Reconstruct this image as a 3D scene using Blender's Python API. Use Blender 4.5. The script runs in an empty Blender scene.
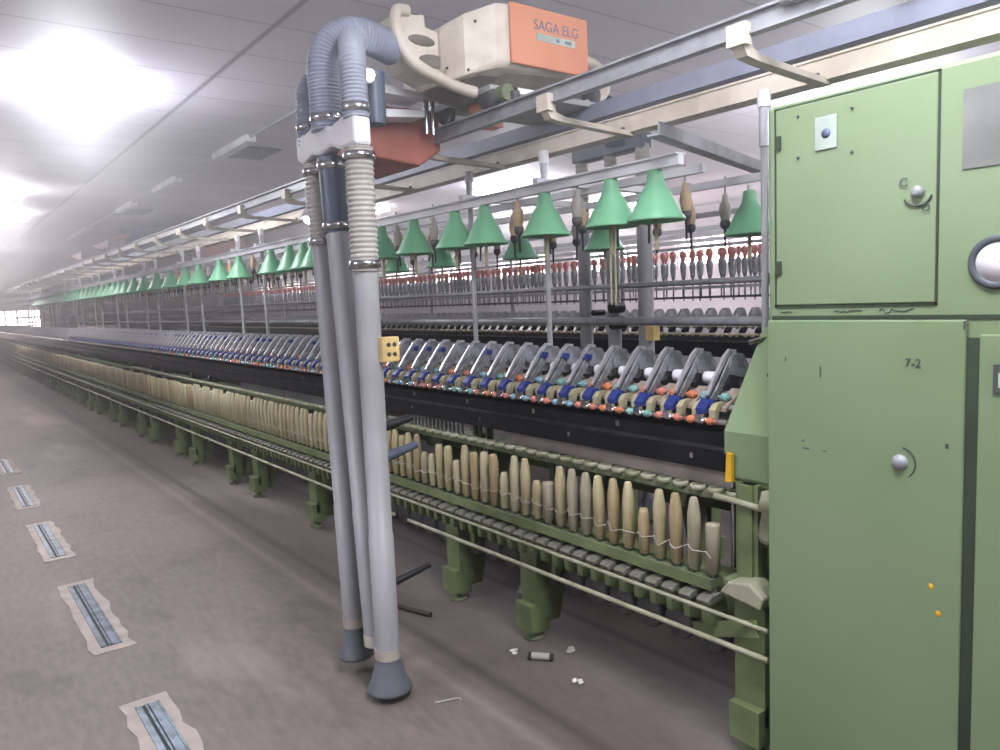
import bpy, math, random
from mathutils import Vector, Matrix, Quaternion
PI = math.pi
rnd = random.Random(7)
scn = bpy.context.scene
COL = scn.collection

# ------------------------------------------------------------------ materials
def lin(c):
    return tuple(((v/255)/12.92 if v/255 <= .04045 else (((v/255)+.055)/1.055)**2.4) for v in c)

def mat(name, rgb, rough=.5, metal=0.0, rgb2=None, scale=6.0, detail=6.0, lo=.4, hi=.65, bump=0.0, stretch=(1, 1, 1), spec=.5):
    m = bpy.data.materials.new(name); m.use_nodes = True
    nt = m.node_tree; b = nt.nodes['Principled BSDF']
    b.inputs['Roughness'].default_value = rough
    b.inputs['Metallic'].default_value = metal
    b.inputs['Specular IOR Level'].default_value = spec
    c1 = lin(rgb) + (1,)
    c2 = lin(rgb2 if rgb2 else tuple(v*.82 for v in rgb)) + (1,)
    tc = nt.nodes.new('ShaderNodeTexCoord'); mp = nt.nodes.new('ShaderNodeMapping')
    mp.inputs['Scale'].default_value = stretch
    nz = nt.nodes.new('ShaderNodeTexNoise'); nz.inputs['Scale'].default_value = scale; nz.inputs['Detail'].default_value = detail
    rp = nt.nodes.new('ShaderNodeValToRGB')
    rp.color_ramp.elements[0].position = lo; rp.color_ramp.elements[0].color = c1
    rp.color_ramp.elements[1].position = hi; rp.color_ramp.elements[1].color = c2
    nt.links.new(tc.outputs['Object'], mp.inputs['Vector']); nt.links.new(mp.outputs[0], nz.inputs['Vector'])
    nt.links.new(nz.outputs['Fac'], rp.inputs['Fac']); nt.links.new(rp.outputs['Color'], b.inputs['Base Color'])
    if bump:
        bp = nt.nodes.new('ShaderNodeBump'); bp.inputs['Strength'].default_value = bump
        nt.links.new(nz.outputs['Fac'], bp.inputs['Height']); nt.links.new(bp.outputs[0], b.inputs['Normal'])
    return m

def emis(name, rgb, s):
    m = bpy.data.materials.new(name); m.use_nodes = True; nt = m.node_tree
    nt.nodes.remove(nt.nodes['Principled BSDF'])
    e = nt.nodes.new('ShaderNodeEmission'); e.inputs[0].default_value = lin(rgb) + (1,); e.inputs[1].default_value = s
    nt.links.new(e.outputs[0], nt.nodes['Material Output'].inputs[0])
    return m

M = dict(
    cab=mat('green_enamel', (123, 142, 109), .42, 0, (112, 132, 95), 1.6, 8, .38, .7),
    mgreen=mat('machine_green', (116, 129, 88), .55, 0, (86, 96, 64), 7, 8, .35, .7, .05),
    dgreen=mat('dusty_green', (92, 110, 74), .7, 0, (120, 118, 100), 14, 8, .4, .7, .1),
    seam=mat('seam_dark', (52, 66, 48), .8),
    steel=mat('grey_metal_paint', (150, 151, 156), .4, .15, (128, 129, 134), 12),
    chrome=mat('chrome', (215, 215, 218), .16, 1.0),
    white=mat('white_paint', (224, 224, 228), .45, 0, (204, 204, 210), 5),
    cream=mat('cream_paint', (205, 196, 182), .5, 0, (176, 166, 150), 6),
    grey=mat('grey_cast', (150, 152, 157), .42, .35, (112, 113, 118), 25),
    lgrey=mat('light_alloy', (190, 190, 194), .3, .55, (165, 165, 170), 25),
    dgrey=mat('dark_grey', (62, 62, 66), .6, 0, (84, 82, 80), 15),
    black=mat('black_beam', (17, 17, 22), .4, 0, (25, 25, 30), 8, spec=.3),
    blue=mat('blue_plastic', (38, 54, 124), .45, 0, (32, 44, 104), 12),
    mint=mat('mint_rubber', (128, 176, 168), .6), pink=mat('pink_rubber', (204, 128, 112), .6),
    orange_r=mat('orange_rubber', (208, 124, 84), .6), skyr=mat('pale_blue_rubber', (134, 172, 186), .6),
    beige=mat('beige_plastic', (170, 164, 130), .55), tan=mat('tan_bobbin', (176, 166, 130), .6, 0, (154, 142, 106), 40, 4, .35, .7, 0, (1, 1, .15)),
    tan2=mat('brown_bobbin', (166, 150, 114), .65, 0, (142, 126, 90), 40, 4, .35, .7, 0, (1, 1, .15)),
    tan3=mat('pale_bobbin', (188, 182, 152), .6, 0, (160, 152, 118), 30, 4, .35, .7, 0, (1, 1, .15)),
    tan4=mat('greyish_bobbin', (168, 162, 140), .7, 0, (138, 130, 106), 30, 4, .35, .7, 0, (1, 1, .15)),
    cone=mat('green_plastic', (116, 178, 138), .4, 0, (106, 166, 126), 5),
    orange=mat('orange_paint', (204, 132, 96), .45, 0, (198, 122, 90), 4),
    redp=mat('red_oxide', (172, 100, 86), .6, 0, (150, 92, 80), 6),
    brownish=mat('underside_recess_brown', (116, 108, 98), .8, 0, (96, 90, 82), 9),
    hose=mat('grey_hose', (136, 141, 158), .5, 0, (122, 127, 144), 8),
    hose2=mat('light_hose', (150, 156, 168), .5, 0, (136, 142, 154), 8),
    hose3=mat('beige_hose', (172, 167, 160), .6, 0, (152, 147, 140), 8),
    rubber=mat('blue_grey_rubber', (76, 86, 102), .45, 0, (66, 75, 90), 6),
    pipe=mat('grey_pvc', (160, 161, 164), .42, 0, (148, 148, 150), 4, 6, .4, .7), rod=mat('dusty_rod', (158, 158, 136), .5, 0, (130, 132, 104), 10), apron=mat('apron', (160, 144, 128), .7), blackp=mat('dull_black', (30, 31, 36), .5),
    collar=mat('beige_pvc', (190, 184, 172), .5), conegrey=mat('slate_rubber', (112, 117, 124), .5, 0, (100, 105, 111), 5),
    yellow=mat('yellow_plastic', (224, 196, 130), .5), ytag=mat('yellow_tag', (214, 168, 30), .5),
    wood=mat('dark_stick', (60, 46, 42), .7), red=mat('red_cap', (196, 120, 112), .6),
    ceil_metal=mat('vent_grey', (96, 92, 98), .8), lint=mat('white_lint', (206, 202, 194), .9),
    plate=mat('nameplate_grey', (160, 161, 160), .5, 0, (138, 138, 140), 6), gauge_face=mat('gauge_face', (226, 224, 228), .4, 0, (214, 212, 218), 6),
    ink=mat('grey_ink', (70, 78, 76), .7), sticker=mat('sticker', (176, 190, 180), .6), bluegrey=mat('blue_grey_ink', (96, 110, 132), .6),
    pinkcloth=mat('pink_cloth', (228, 196, 194), .8), bluecloth=mat('blue_cloth', (60, 92, 140), .8), fadedred=mat('faded_red_cloth', (190, 140, 134), .8),
    patch=mat('pale_mortar', (188, 178, 168), .8, 0, (160, 150, 140), 9, 8, .35, .7, .15),
    slot=mat('slot_steel', (112, 124, 136), .4, .5, (70, 80, 84), 14), slotdark=mat('slot_dark', (44, 54, 52), .7),
    lamp=emis('lamp_tube', (244, 244, 255), 26.0), spot=emis('spot_led', (248, 248, 255), 40.0), dusty=mat('dusty_grey', (112, 110, 100), .8, 0, (90, 92, 78), 20), nplate=mat('name_plate_metal', (122, 124, 120), .6), gaugerim=mat('gauge_rim', (80, 87, 92), .5), beigew=mat('dusty_white_rail', (190, 180, 170), .7, 0, (168, 158, 148), 9), postm=mat('galvanised_post', (190, 190, 194), .35, .3, (168, 168, 174), 14), yarn=mat('white_yarn', (214, 210, 198), .9),
)

def floor_mat():
    m = bpy.data.materials.new('worn_concrete'); m.use_nodes = True; nt = m.node_tree; L = nt.links.new
    b = nt.nodes['Principled BSDF']; b.inputs['Roughness'].default_value = .55; b.inputs['Specular IOR Level'].default_value = .35
    tc = nt.nodes.new('ShaderNodeTexCoord')
    def noise(scale, st, det=8):
        mp = nt.nodes.new('ShaderNodeMapping'); mp.inputs['Scale'].default_value = st
        n = nt.nodes.new('ShaderNodeTexNoise'); n.inputs['Scale'].default_value = scale; n.inputs['Detail'].default_value = det
        L(tc.outputs['Object'], mp.inputs[0]); L(mp.outputs[0], n.inputs['Vector']); return n
    def ramp(src, p0, c0, p1, c1):
        r = nt.nodes.new('ShaderNodeValToRGB'); r.color_ramp.elements[0].position = p0; r.color_ramp.elements[1].position = p1
        r.color_ramp.elements[0].color = lin(c0) + (1,); r.color_ramp.elements[1].color = lin(c1) + (1,); L(src, r.inputs[0]); return r
    def mix(a, bb, f, mode='MIX'):
        x = nt.nodes.new('ShaderNodeMix'); x.data_type = 'RGBA'; x.blend_type = mode
        if isinstance(f, float): x.inputs[0].default_value = f
        else: L(f, x.inputs[0])
        L(a, x.inputs[6]); L(bb, x.inputs[7]); return x.outputs[2]
    base = ramp(noise(1.1, (1, .55, 1)).outputs['Fac'], .35, (110, 102, 96), .68, (137, 128, 120))
    fine = ramp(noise(34, (1, .3, 1)).outputs['Fac'], .3, (108, 100, 93), .75, (144, 134, 125))
    c = mix(base.outputs[0], fine.outputs[0], .45)
    worn = ramp(noise(.7, (1.6, .35, 1), 10).outputs['Fac'], .56, (0, 0, 0), .66, (255, 255, 255))
    pale = nt.nodes.new('ShaderNodeRGB'); pale.outputs[0].default_value = lin((194, 184, 174)) + (1,)
    dark = nt.nodes.new('ShaderNodeRGB'); dark.outputs[0].default_value = lin((70, 63, 60)) + (1,)
    f1 = nt.nodes.new('ShaderNodeMath'); f1.operation = 'MULTIPLY'; f1.inputs[1].default_value = .4; L(worn.outputs[0], f1.inputs[0])
    c = mix(c, pale.outputs[0], f1.outputs[0])
    # oil-dark walking strip along the machine and two worn joint lines (their own marks on the concrete)
    sx = nt.nodes.new('ShaderNodeSeparateXYZ'); L(tc.outputs['Object'], sx.inputs[0])
    wob = noise(2.0, (0.4, 1, 1), 6)
    wa = nt.nodes.new('ShaderNodeMath'); wa.operation = 'MULTIPLY_ADD'; wa.inputs[1].default_value = .5; L(wob.outputs['Fac'], wa.inputs[0]); L(sx.outputs[0], wa.inputs[2])
    def band(x0, w, amt, src):
        d = nt.nodes.new('ShaderNodeMath'); d.operation = 'SUBTRACT'; d.inputs[1].default_value = x0; L(src, d.inputs[0])
        a = nt.nodes.new('ShaderNodeMath'); a.operation = 'ABSOLUTE'; L(d.outputs[0], a.inputs[0])
        r = nt.nodes.new('ShaderNodeMapRange'); r.inputs[1].default_value = w; r.inputs[2].default_value = 0; r.inputs[3].default_value = 0; r.inputs[4].default_value = amt
        L(a.outputs[0], r.inputs[0]); return r.outputs[0]
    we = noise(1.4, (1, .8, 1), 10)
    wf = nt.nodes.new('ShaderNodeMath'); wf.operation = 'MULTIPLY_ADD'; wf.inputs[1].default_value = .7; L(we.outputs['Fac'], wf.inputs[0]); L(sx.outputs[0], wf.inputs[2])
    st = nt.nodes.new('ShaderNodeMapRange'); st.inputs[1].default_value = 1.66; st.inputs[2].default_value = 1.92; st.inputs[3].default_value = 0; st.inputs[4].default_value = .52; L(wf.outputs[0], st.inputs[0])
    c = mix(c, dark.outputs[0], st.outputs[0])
    blot = ramp(noise(3.2, (1, .5, 1), 12).outputs['Fac'], .56, (0, 0, 0), .70, (255, 255, 255))
    f2 = nt.nodes.new('ShaderNodeMath'); f2.operation = 'MULTIPLY'; f2.inputs[1].default_value = .38; L(blot.outputs[0], f2.inputs[0])
    c = mix(c, dark.outputs[0], f2.outputs[0])
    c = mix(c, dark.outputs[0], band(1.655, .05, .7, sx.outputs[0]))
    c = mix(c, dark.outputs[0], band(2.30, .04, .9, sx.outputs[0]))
    c = mix(c, pale.outputs[0], band(1.52, .05, .16, sx.outputs[0]))
    L(c, b.inputs['Base Color'])
    bp = nt.nodes.new('ShaderNodeBump'); bp.inputs['Strength'].default_value = .12; L(fine.outputs[0], bp.inputs['Height']); L(bp.outputs[0], b.inputs['Normal'])
    return m

def ceiling_mat():
    m = bpy.data.materials.new('ceiling_panels'); m.use_nodes = True; nt = m.node_tree; L = nt.links.new
    b = nt.nodes['Principled BSDF']; b.inputs['Roughness'].default_value = .55; b.inputs['Specular IOR Level'].default_value = .3
    tc = nt.nodes.new('ShaderNodeTexCoord'); mp = nt.nodes.new('ShaderNodeMapping'); mp.inputs['Location'].default_value = (.5, .19, 0)
    br = nt.nodes.new('ShaderNodeTexBrick'); br.offset = 0; br.inputs['Scale'].default_value = 1
    br.inputs['Brick Width'].default_value = 2.4; br.inputs['Row Height'].default_value = .6; br.inputs['Mortar Size'].default_value = .012
    br.inputs['Mortar Smooth'].default_value = .6
    br.inputs['Color1'].default_value = lin((222, 216, 226)) + (1,); br.inputs['Color2'].default_value = lin((212, 207, 217)) + (1,)
    br.inputs['Mortar'].default_value = lin((176, 170, 180)) + (1,)
    L(tc.outputs['Object'], mp.inputs[0]); L(mp.outputs[0], br.inputs['Vector'])
    nz = nt.nodes.new('ShaderNodeTexNoise'); nz.inputs['Scale'].default_value = .8; nz.inputs['Detail'].default_value = 6; L(tc.outputs['Object'], nz.inputs['Vector'])
    mr = nt.nodes.new('ShaderNodeMapRange'); mr.inputs[3].default_value = .84; mr.inputs[4].default_value = 1.06; L(nz.outputs['Fac'], mr.inputs[0])
    mx = nt.nodes.new('ShaderNodeMix'); mx.data_type = 'RGBA'; mx.blend_type = 'MULTIPLY'; mx.inputs[0].default_value = 1
    L(br.outputs['Color'], mx.inputs[6]); L(mr.outputs[0], mx.inputs[7]); 
    # long dark joint running with the machines
    sx = nt.nodes.new('ShaderNodeSeparateXYZ'); L(tc.outputs['Object'], sx.inputs[0])
    d = nt.nodes.new('ShaderNodeMath'); d.operation = 'SUBTRACT'; d.inputs[1].default_value = 1.9; L(sx.outputs[0], d.inputs[0])
    a = nt.nodes.new('ShaderNodeMath'); a.operation = 'ABSOLUTE'; L(d.outputs[0], a.inputs[0])
    r = nt.nodes.new('ShaderNodeMapRange'); r.inputs[1].default_value = .03; r.inputs[2].default_value = .01; r.inputs[3].default_value = 0; r.inputs[4].default_value = .8; L(a.outputs[0], r.inputs[0])
    dk = nt.nodes.new('ShaderNodeMix'); dk.data_type = 'RGBA'; L(r.outputs[0], dk.inputs[0]); L(mx.outputs[2], dk.inputs[6]); dk.inputs[7].default_value = lin((140, 134, 146)) + (1,)
    L(dk.outputs[2], b.inputs['Base Color'])
    return m
M['floor'] = floor_mat(); M['ceiling'] = ceiling_mat()
M['wall'] = mat('wall_plaster', (196, 190, 196), .8, 0, (180, 174, 182), 1.2)
def glass_mat():
    m = bpy.data.materials.new('window_glass'); m.use_nodes = True; nt = m.node_tree; nt.nodes.remove(nt.nodes['Principled BSDF'])
    t = nt.nodes.new('ShaderNodeBsdfTransparent'); g = nt.nodes.new('ShaderNodeBsdfGlossy'); g.inputs['Roughness'].default_value = .05
    x = nt.nodes.new('ShaderNodeMixShader'); x.inputs[0].default_value = .06
    nt.links.new(t.outputs[0], x.inputs[1]); nt.links.new(g.outputs[0], x.inputs[2]); nt.links.new(x.outputs[0], nt.nodes['Material Output'].inputs[0]); return m
M['glass'] = glass_mat()

# ------------------------------------------------------------------ mesh builder
class MB:
    def __init__(s): s.v = []; s.f = []; s.sm = []
    def add(s, vs, fs, smooth=False):
        o = len(s.v); s.v += [tuple(v) for v in vs]; s.f += [tuple(i+o for i in f) for f in fs]; s.sm += [smooth]*len(fs); return s
    def box(s, x0, x1, y0, y1, z0, z1):
        vs = [(x, y, z) for x in (x0, x1) for y in (y0, y1) for z in (z0, z1)]
        return s.add(vs, [(0, 1, 3, 2), (4, 6, 7, 5), (0, 4, 5, 1), (2, 3, 7, 6), (0, 2, 6, 4), (1, 5, 7, 3)])
    def prism(s, poly, a0, a1, axis='y'):
        n = len(poly)
        def P(p, a):
            return (p[0], a, p[1]) if axis == 'y' else ((a, p[0], p[1]) if axis == 'x' else (p[0], p[1], a))
        vs = [P(p, a0) for p in poly] + [P(p, a1) for p in poly]
        return s.add(vs, [tuple(range(n))[::-1], tuple(range(n, 2*n))] + [(i, (i+1) % n, (i+1) % n+n, i+n) for i in range(n)])
    def bar(s, p0, p1, w, h, up=(0, 0, 1)):
        p0 = Vector(p0); p1 = Vector(p1); d = (p1-p0).normalized(); u = Vector(up)
        if abs(d.dot(u)) > .98: u = Vector((0, 1, 0))
        r = d.cross(u).normalized(); u = r.cross(d)
        vs = [p + r*a*w/2 + u*b*h/2 for p in (p0, p1) for a, b in ((-1, -1), (1, -1), (1, 1), (-1, 1))]
        return s.add(vs, [(0, 3, 2, 1), (4, 5, 6, 7)] + [(i, (i+1) % 4, (i+1) % 4+4, i+4) for i in range(4)])
    def tube(s, pts, r, seg=12, cap=True):
        pts = [Vector(p) for p in pts]; n = len(pts)
        rs = r if isinstance(r, (list, tuple)) else [r]*n
        t = [(pts[min(i+1, n-1)]-pts[max(i-1, 0)]).normalized() for i in range(n)]
        u = t[0].orthogonal().normalized(); vs = []
        for i in range(n):
            u = (u - t[i]*u.dot(t[i])).normalized(); w = t[i].cross(u)
            for k in range(seg):
                a = 2*PI*k/seg; vs.append(pts[i]+(u*math.cos(a)+w*math.sin(a))*rs[i])
        fs = [(i*seg+k, i*seg+(k+1) % seg, (i+1)*seg+(k+1) % seg, (i+1)*seg+k) for i in range(n-1) for k in range(seg)]
        s.add(vs, fs, True)
        if cap: s.add(vs[:seg], [tuple(range(seg))[::-1]]); s.add(vs[-seg:], [tuple(range(seg))])
        return s
    def lathe(s, prof, c=(0, 0, 0), seg=16, axis='z'):
        vs = []
        for (r, h) in prof:
            for k in range(seg):
                a = 2*PI*k/seg; x, y = r*math.cos(a), r*math.sin(a)
                p = (x, y, h) if axis == 'z' else ((x, h, y) if axis == 'y' else (h, x, y))
                vs.append((p[0]+c[0], p[1]+c[1], p[2]+c[2]))
        n = len(prof)
        return s.add(vs, [(i*seg+k, i*seg+(k+1) % seg, (i+1)*seg+(k+1) % seg, (i+1)*seg+k) for i in range(n-1) for k in range(seg)], True)
    def ball(s, c, r, seg=10, rings=6, sc=(1, 1, 1)):
        pr = []
        vs = []
        for j in range(rings+1):
            th = PI*j/rings
            for k in range(seg):
                a = 2*PI*k/seg
                vs.append((c[0]+r*sc[0]*math.sin(th)*math.cos(a), c[1]+r*sc[1]*math.sin(th)*math.sin(a), c[2]+r*sc[2]*math.cos(th)))
        return s.add(vs, [(j*seg+k, j*seg+(k+1) % seg, (j+1)*seg+(k+1) % seg, (j+1)*seg+k) for j in range(rings) for k in range(seg)], True)
    def build(s, name, m, parent=None, loc=None, bevel=0):
        off = Vector((0, 0, 0))
        q = parent
        while q is not None: off += q.location; q = q.parent
        if loc is not None: off = off + Vector(loc)
        me = bpy.data.meshes.new(name)
        me.from_pydata([Vector(v)-off for v in s.v], [], s.f)
        me.polygons.foreach_set('use_smooth', s.sm); me.materials.append(M[m] if isinstance(m, str) else m)
        import bmesh
        bm = bmesh.new(); bm.from_mesh(me); bmesh.ops.recalc_face_normals(bm, faces=bm.faces); bm.to_mesh(me); bm.free()
        o = bpy.data.objects.new(name, me); COL.objects.link(o)
        if parent: o.parent = parent
        if loc is not None: o.location = loc
        if bevel:
            b = o.modifiers.new('bevel', 'BEVEL'); b.width = bevel; b.segments = 2; b.limit_method = 'ANGLE'; b.angle_limit = math.radians(50)
        return o

def tag(o, label, cat, group=None, kind=None):
    o['label'] = label; o['category'] = cat
    if group: o['group'] = group
    if kind: o['kind'] = kind
    return o
def empty(name, loc):
    o = bpy.data.objects.new(name, None); o.empty_display_size = .1; o.location = loc; COL.objects.link(o); return o
def dup(o, parent=None, loc=None):
    c = o.copy(); COL.objects.link(c); c.parent = parent
    if loc is not None: c.location = loc
    for ch in list(o.children): dup(ch, c)
    return c
def structure(o):
    o['kind'] = 'structure'; return o
ONES = 'zeroth first second third fourth fifth sixth seventh eighth ninth tenth eleventh twelfth thirteenth fourteenth fifteenth sixteenth seventeenth eighteenth nineteenth'.split()
TENS = {20: 'twent', 30: 'thirt', 40: 'fort', 50: 'fift', 60: 'sixt', 70: 'sevent', 80: 'eight', 90: 'ninet'}
def nth(n):
    if n < 20: return ONES[n]
    t, r = n//10*10, n % 10
    return TENS[t]+('ieth' if r == 0 else 'y-'+ONES[r])

def ribbed(path, r, pitch, depth, seg=14):
    """resample a polyline and give it the rings of a flexible hose"""
    P = [Vector(p) for p in path]; out = []; rad = []
    L = [0]
    for a, b in zip(P, P[1:]): L.append(L[-1]+(b-a).length)
    n = max(4, int(L[-1]/pitch)*4); j = 0
    for i in range(n+1):
        t = L[-1]*i/n
        while j < len(P)-2 and t > L[j+1]: j += 1
        f = (t-L[j])/max(1e-6, L[j+1]-L[j]); out.append(P[j].lerp(P[j+1], f))
        rad.append(r if i % 4 in (0, 1) else r-depth)
    return MB().tube(out, rad, seg)
def curve(pts, n=10):
    """Catmull-Rom through points"""
    P = [Vector(p) for p in pts]; P = [P[0]*2-P[1]]+P+[P[-1]*2-P[-2]]; out = []
    for i in range(1, len(P)-2):
        for k in range(n):
            t = k/n; a, b, c, d = P[i-1], P[i], P[i+1], P[i+2]
            out.append(.5*((2*b)+(c-a)*t+(2*a-5*b+4*c-d)*t*t+(3*b-a-3*c+d)*t**3))
    out.append(P[-2]); return out

# ------------------------------------------------------------------ room
HAZE = .042; PW = 0.74
ZC = 3.22; XL, XR, YB, YF = -4.2, 13.0, -6.0, 42.0
structure(MB().box(XL, XR, YB, YF, -.12, 0).build('floor', 'floor'))
structure(MB().box(XL, XR, YB, YF, ZC, ZC+.1).build('ceiling', 'ceiling'))
structure(MB().box(XL-.2, XL, YB, YF, 0, ZC).build('wall_left', 'wall'))
structure(MB().box(XL, XR, YB-.2, YB, 0, ZC).build('wall_back', 'wall'))
def window_wall(name, axis, at, spans, lo, hi, z0, z1, first):
    w = MB()
    def bx(a, b, c, d):
        if b <= a or d <= c: return
        if axis == 'x': w.box(at, at+.2, a, b, c, d)
        else: w.box(a, b, at, at+.2, c, d)
    bx(lo, hi, 0, z0); bx(lo, hi, z1, ZC); e = lo
    for (a, b) in spans: bx(e, a, z0, z1); e = b
    bx(e, hi, z0, z1)
    structure(w.build(name, 'wall'))
    for i, (a, b) in enumerate(spans):
        f = MB(); n = max(2, round((b-a)/.45))
        def fb(a_, b_, c_, d_):
            if axis == 'x': f.box(at+.06, at+.12, a_, b_, c_, d_)
            else: f.box(a_, b_, at+.06, at+.12, c_, d_)
        for k in range(n+1):
            t = a+(b-a)*k/n; fb(max(a, t-.03), min(b, t+.03), z0, z1)
        for k in range(4):
            t = z0+(z1-z0)*k/3; fb(a, b, max(z0, t-.025), min(z1, t+.025))
        o = structure(f.build('window_%d' % (first+i), 'white'))
        g = MB()
        if axis == 'x': g.box(at+.088, at+.092, a, b, z0, z1)
        else: g.box(a, b, at+.088, at+.092, z0, z1)
        g.build('window_pane', 'glass', o)
window_wall('wall_far', 'y', YF, [(-3.6, -.6), (-.2, 2.4), (2.7, 4.6)], XL, XR, .75, 1.85, 1)
window_wall('wall_right', 'x', XR, [(2+k*3.2, 4.2+k*3.2) for k in range(11)], YB, YF, 2.0, 2.6, 4)

# ------------------------------------------------------------------ green end cabinet
CX = 1.95
cab = tag(empty('control_cabinet', (2.3, .72, 0)), 'tall green metal control cabinet at the right end of the spinning machine', 'cabinet')
MB().box(CX, 2.95, .15, 1.255, 0.0, 2.0).build('cabinet_body', 'cab', cab, bevel=.012)
def panel(name, y0, y1, z0, z1, th, parent, m='cab', gap=.008):
    s = MB().box(CX-.003, CX+.001, y0-gap, y1+gap, z0-gap, z1+gap).build(name+'_gap', 'seam', parent)
    return MB().box(CX-th, CX, y0, y1, z0, z1).build(name, m, parent, bevel=.003)
ud = MB().box(CX-.006, CX, .801, 1.224, 1.444, 1.984).build('upper_door', 'cab', cab, bevel=.003)
sg = MB()
for a in ((.796, .802, 1.438, 1.990), (1.224, 1.230, 1.438, 1.990), (.796, 1.230, 1.438, 1.444), (.796, 1.230, 1.984, 1.990)): sg.box(CX-.0035, CX+.002, *a)
sg.build('door_gap', 'seam', ud)
for z in (1.895, 1.55): MB().box(CX-.013, CX-.008, 1.206, 1.222, z-.018, z+.018).build('hinge', 'seam', ud)
lk = MB().lathe([(0, -.022), (.011, -.022), (.014, -.016), (.016, -.009), (.016, -.008)], (CX, .842, 1.712), 14, 'x').build('lock', 'steel', ud)
arc = MB(); arc.tube([(CX-.0095, .842+.034*math.cos(t), 1.712+.034*math.sin(t)) for t in [PI*(1.1+.75*k/10) for k in range(11)]], .0022, 5).build('turn_arrow', 'ink', ud)
st = MB().box(CX-.0105, CX-.009, 1.045, 1.105, 1.855, 1.94).build('sticker', 'sticker', ud)
MB().lathe([(0, -.0012), (.013, -.001), (.013, 0)], (CX-.0105, 1.074, 1.895), 10, 'x').build('sticker_mark', 'bluegrey', st)
for (y, z) in ((1.155, 1.955), (1.155, 1.845), (1.005, 1.945), (1.005, 1.835)):
    MB().lathe([(0, -.0115), (.0035, -.011), (.0035, -.008)], (CX, y, z), 8, 'x').build('screw', 'ink', ud)
# seam between the upper and the lower half, then the lower panel
MB().box(CX-.003, CX+.002, .15, 1.24, 1.404, 1.414).build('body_seam', 'seam', cab)
lp = MB().box(CX-.012, CX, .728, 1.25, .03, 1.402).build('lower_panel', 'cab', cab, bevel=.004)
MB().box(CX-.004, CX+.002, .700, .729, .03, 1.36).build('panel_gap', 'seam', lp)
rp = MB().box(CX-.010, CX, .16, .700, .03, 1.368).build('side_panel', 'cab', cab, bevel=.004)
MB().box(CX-.016, CX-.01, .62, .668, 1.235, 1.30).build('warning_plate', 'ink', rp)
MB().lathe([(0, -.024), (.012, -.024), (.018, -.017), (.021, -.012), (.021, -.008)], (CX, .874, 1.04), 14, 'x').build('lock', 'steel', lp)
MB().tube([(CX-.0125, .874+.038*math.cos(t), 1.04+.04*math.sin(t)) for t in [PI*(.55+.75*k/10) for k in range(11)]], .0018, 5).build('turn_arrow', 'ink', lp)
for (y, z, w, h) in ((1.19, 1.285, .004, .012), (1.085, 1.245, .005, .03), (1.135, 1.06, .006, .006), (.76, 1.09, .008, .012), (1.12, 1.04, .02, .004), (1.07, 1.04, .01, .003)):
    MB().box(CX-.0128, CX-.0119, y, y+w, z, z+h).build('scratch', 'ink', lp)
for (y, z) in ((.795, .735), (.777, .67)): MB().ball((CX-.012, y, z), .007, 8, 5, (.25, 1, 1.2)).build('paint_drop', 'ytag', lp)
npl = MB().box(CX-.003, CX, .55, .747, 1.75, 1.93).build('name_plate', 'nplate', cab)
gz = (CX, .668, 1.533)
gg = MB().lathe([(.044, -.004), (.047, -.009), (.058, -.010), (.062, -.006), (.062, 0)], gz, 32, 'x').build('pressure_gauge', 'gaugerim', cab)
MB().lathe([(0, -.006), (.046, -.006), (.046, -.002)], gz, 32, 'x').build('gauge_dial', 'gauge_face', gg)
MB().box(CX-.0075, CX-.006, .640, .664, 1.531, 1.535).build('gauge_needle', 'ink', gg)
def text(body, name, parent, m, size, mtx, ext=.0006, sx=1.0):
    c = bpy.data.curves.new(name, 'FONT'); c.body = body; c.size = size; c.extrude = ext; c.align_x = 'CENTER'; c.align_y = 'CENTER'
    c.materials.append(M[m]); o = bpy.data.objects.new(name, c); COL.objects.link(o); o.parent = parent
    off = Vector((0, 0, 0)); q = parent
    while q is not None: off += q.location; q = q.parent
    bpy.context.view_layer.update()
    me = bpy.data.meshes.new_from_object(o.evaluated_get(bpy.context.evaluated_depsgraph_get())); bpy.data.objects.remove(o)
    me.transform(Matrix.Translation(-off) @ mtx @ Matrix.Scale(sx, 4, (1, 0, 0)))
    o = bpy.data.objects.new(name, me); COL.objects.link(o); o.parent = parent; return o
# writing reads towards -y on a face that looks to -x
FACE = Matrix(((0, 0, -1, 0), (-1, 0, 0, 0), (0, 1, 0, 0), (0, 0, 0, 1)))
def face_text(body, name, parent, m, size, y, z, d=.0135): return text(body, name, parent, m, size, Matrix.Translation((CX-d, y, z)) @ FACE)
face_text('7-2', 'marking', lp, 'ink', .03, .845, 1.295)
face_text('C', 'letter_mark', ud, 'ink', .03, .875, 1.738, .0105); face_text('O', 'letter_mark', ud, 'ink', .026, .822, 1.672, .0105)
face_text('F', 'marking', cab, 'ink', .03, .728, 1.388, .0135)
face_text('E', 'plate_letter', rp, 'sticker', .05, .648, 1.262, .0172)
sc = random.Random(3)
for (y0, y1, a) in ((1.21, 1.18, .003), (1.055, .98, .004), (.935, .85, .007)):
    MB().tube([(CX-.0015, y0+(y1-y0)*k/16, 1.425+sc.uniform(-a, a)) for k in range(17)], .0011, 4).build('scribble', 'ink', cab)

# ------------------------------------------------------------------ the ring spinning frame
fr = tag(empty('ring_spinning_frame', (2.65, 1.3, 0)), 'long green ring spinning frame running from the cabinet far down the hall', 'spinning machine')
Y0, Y1 = 1.26, 34.0
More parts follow.
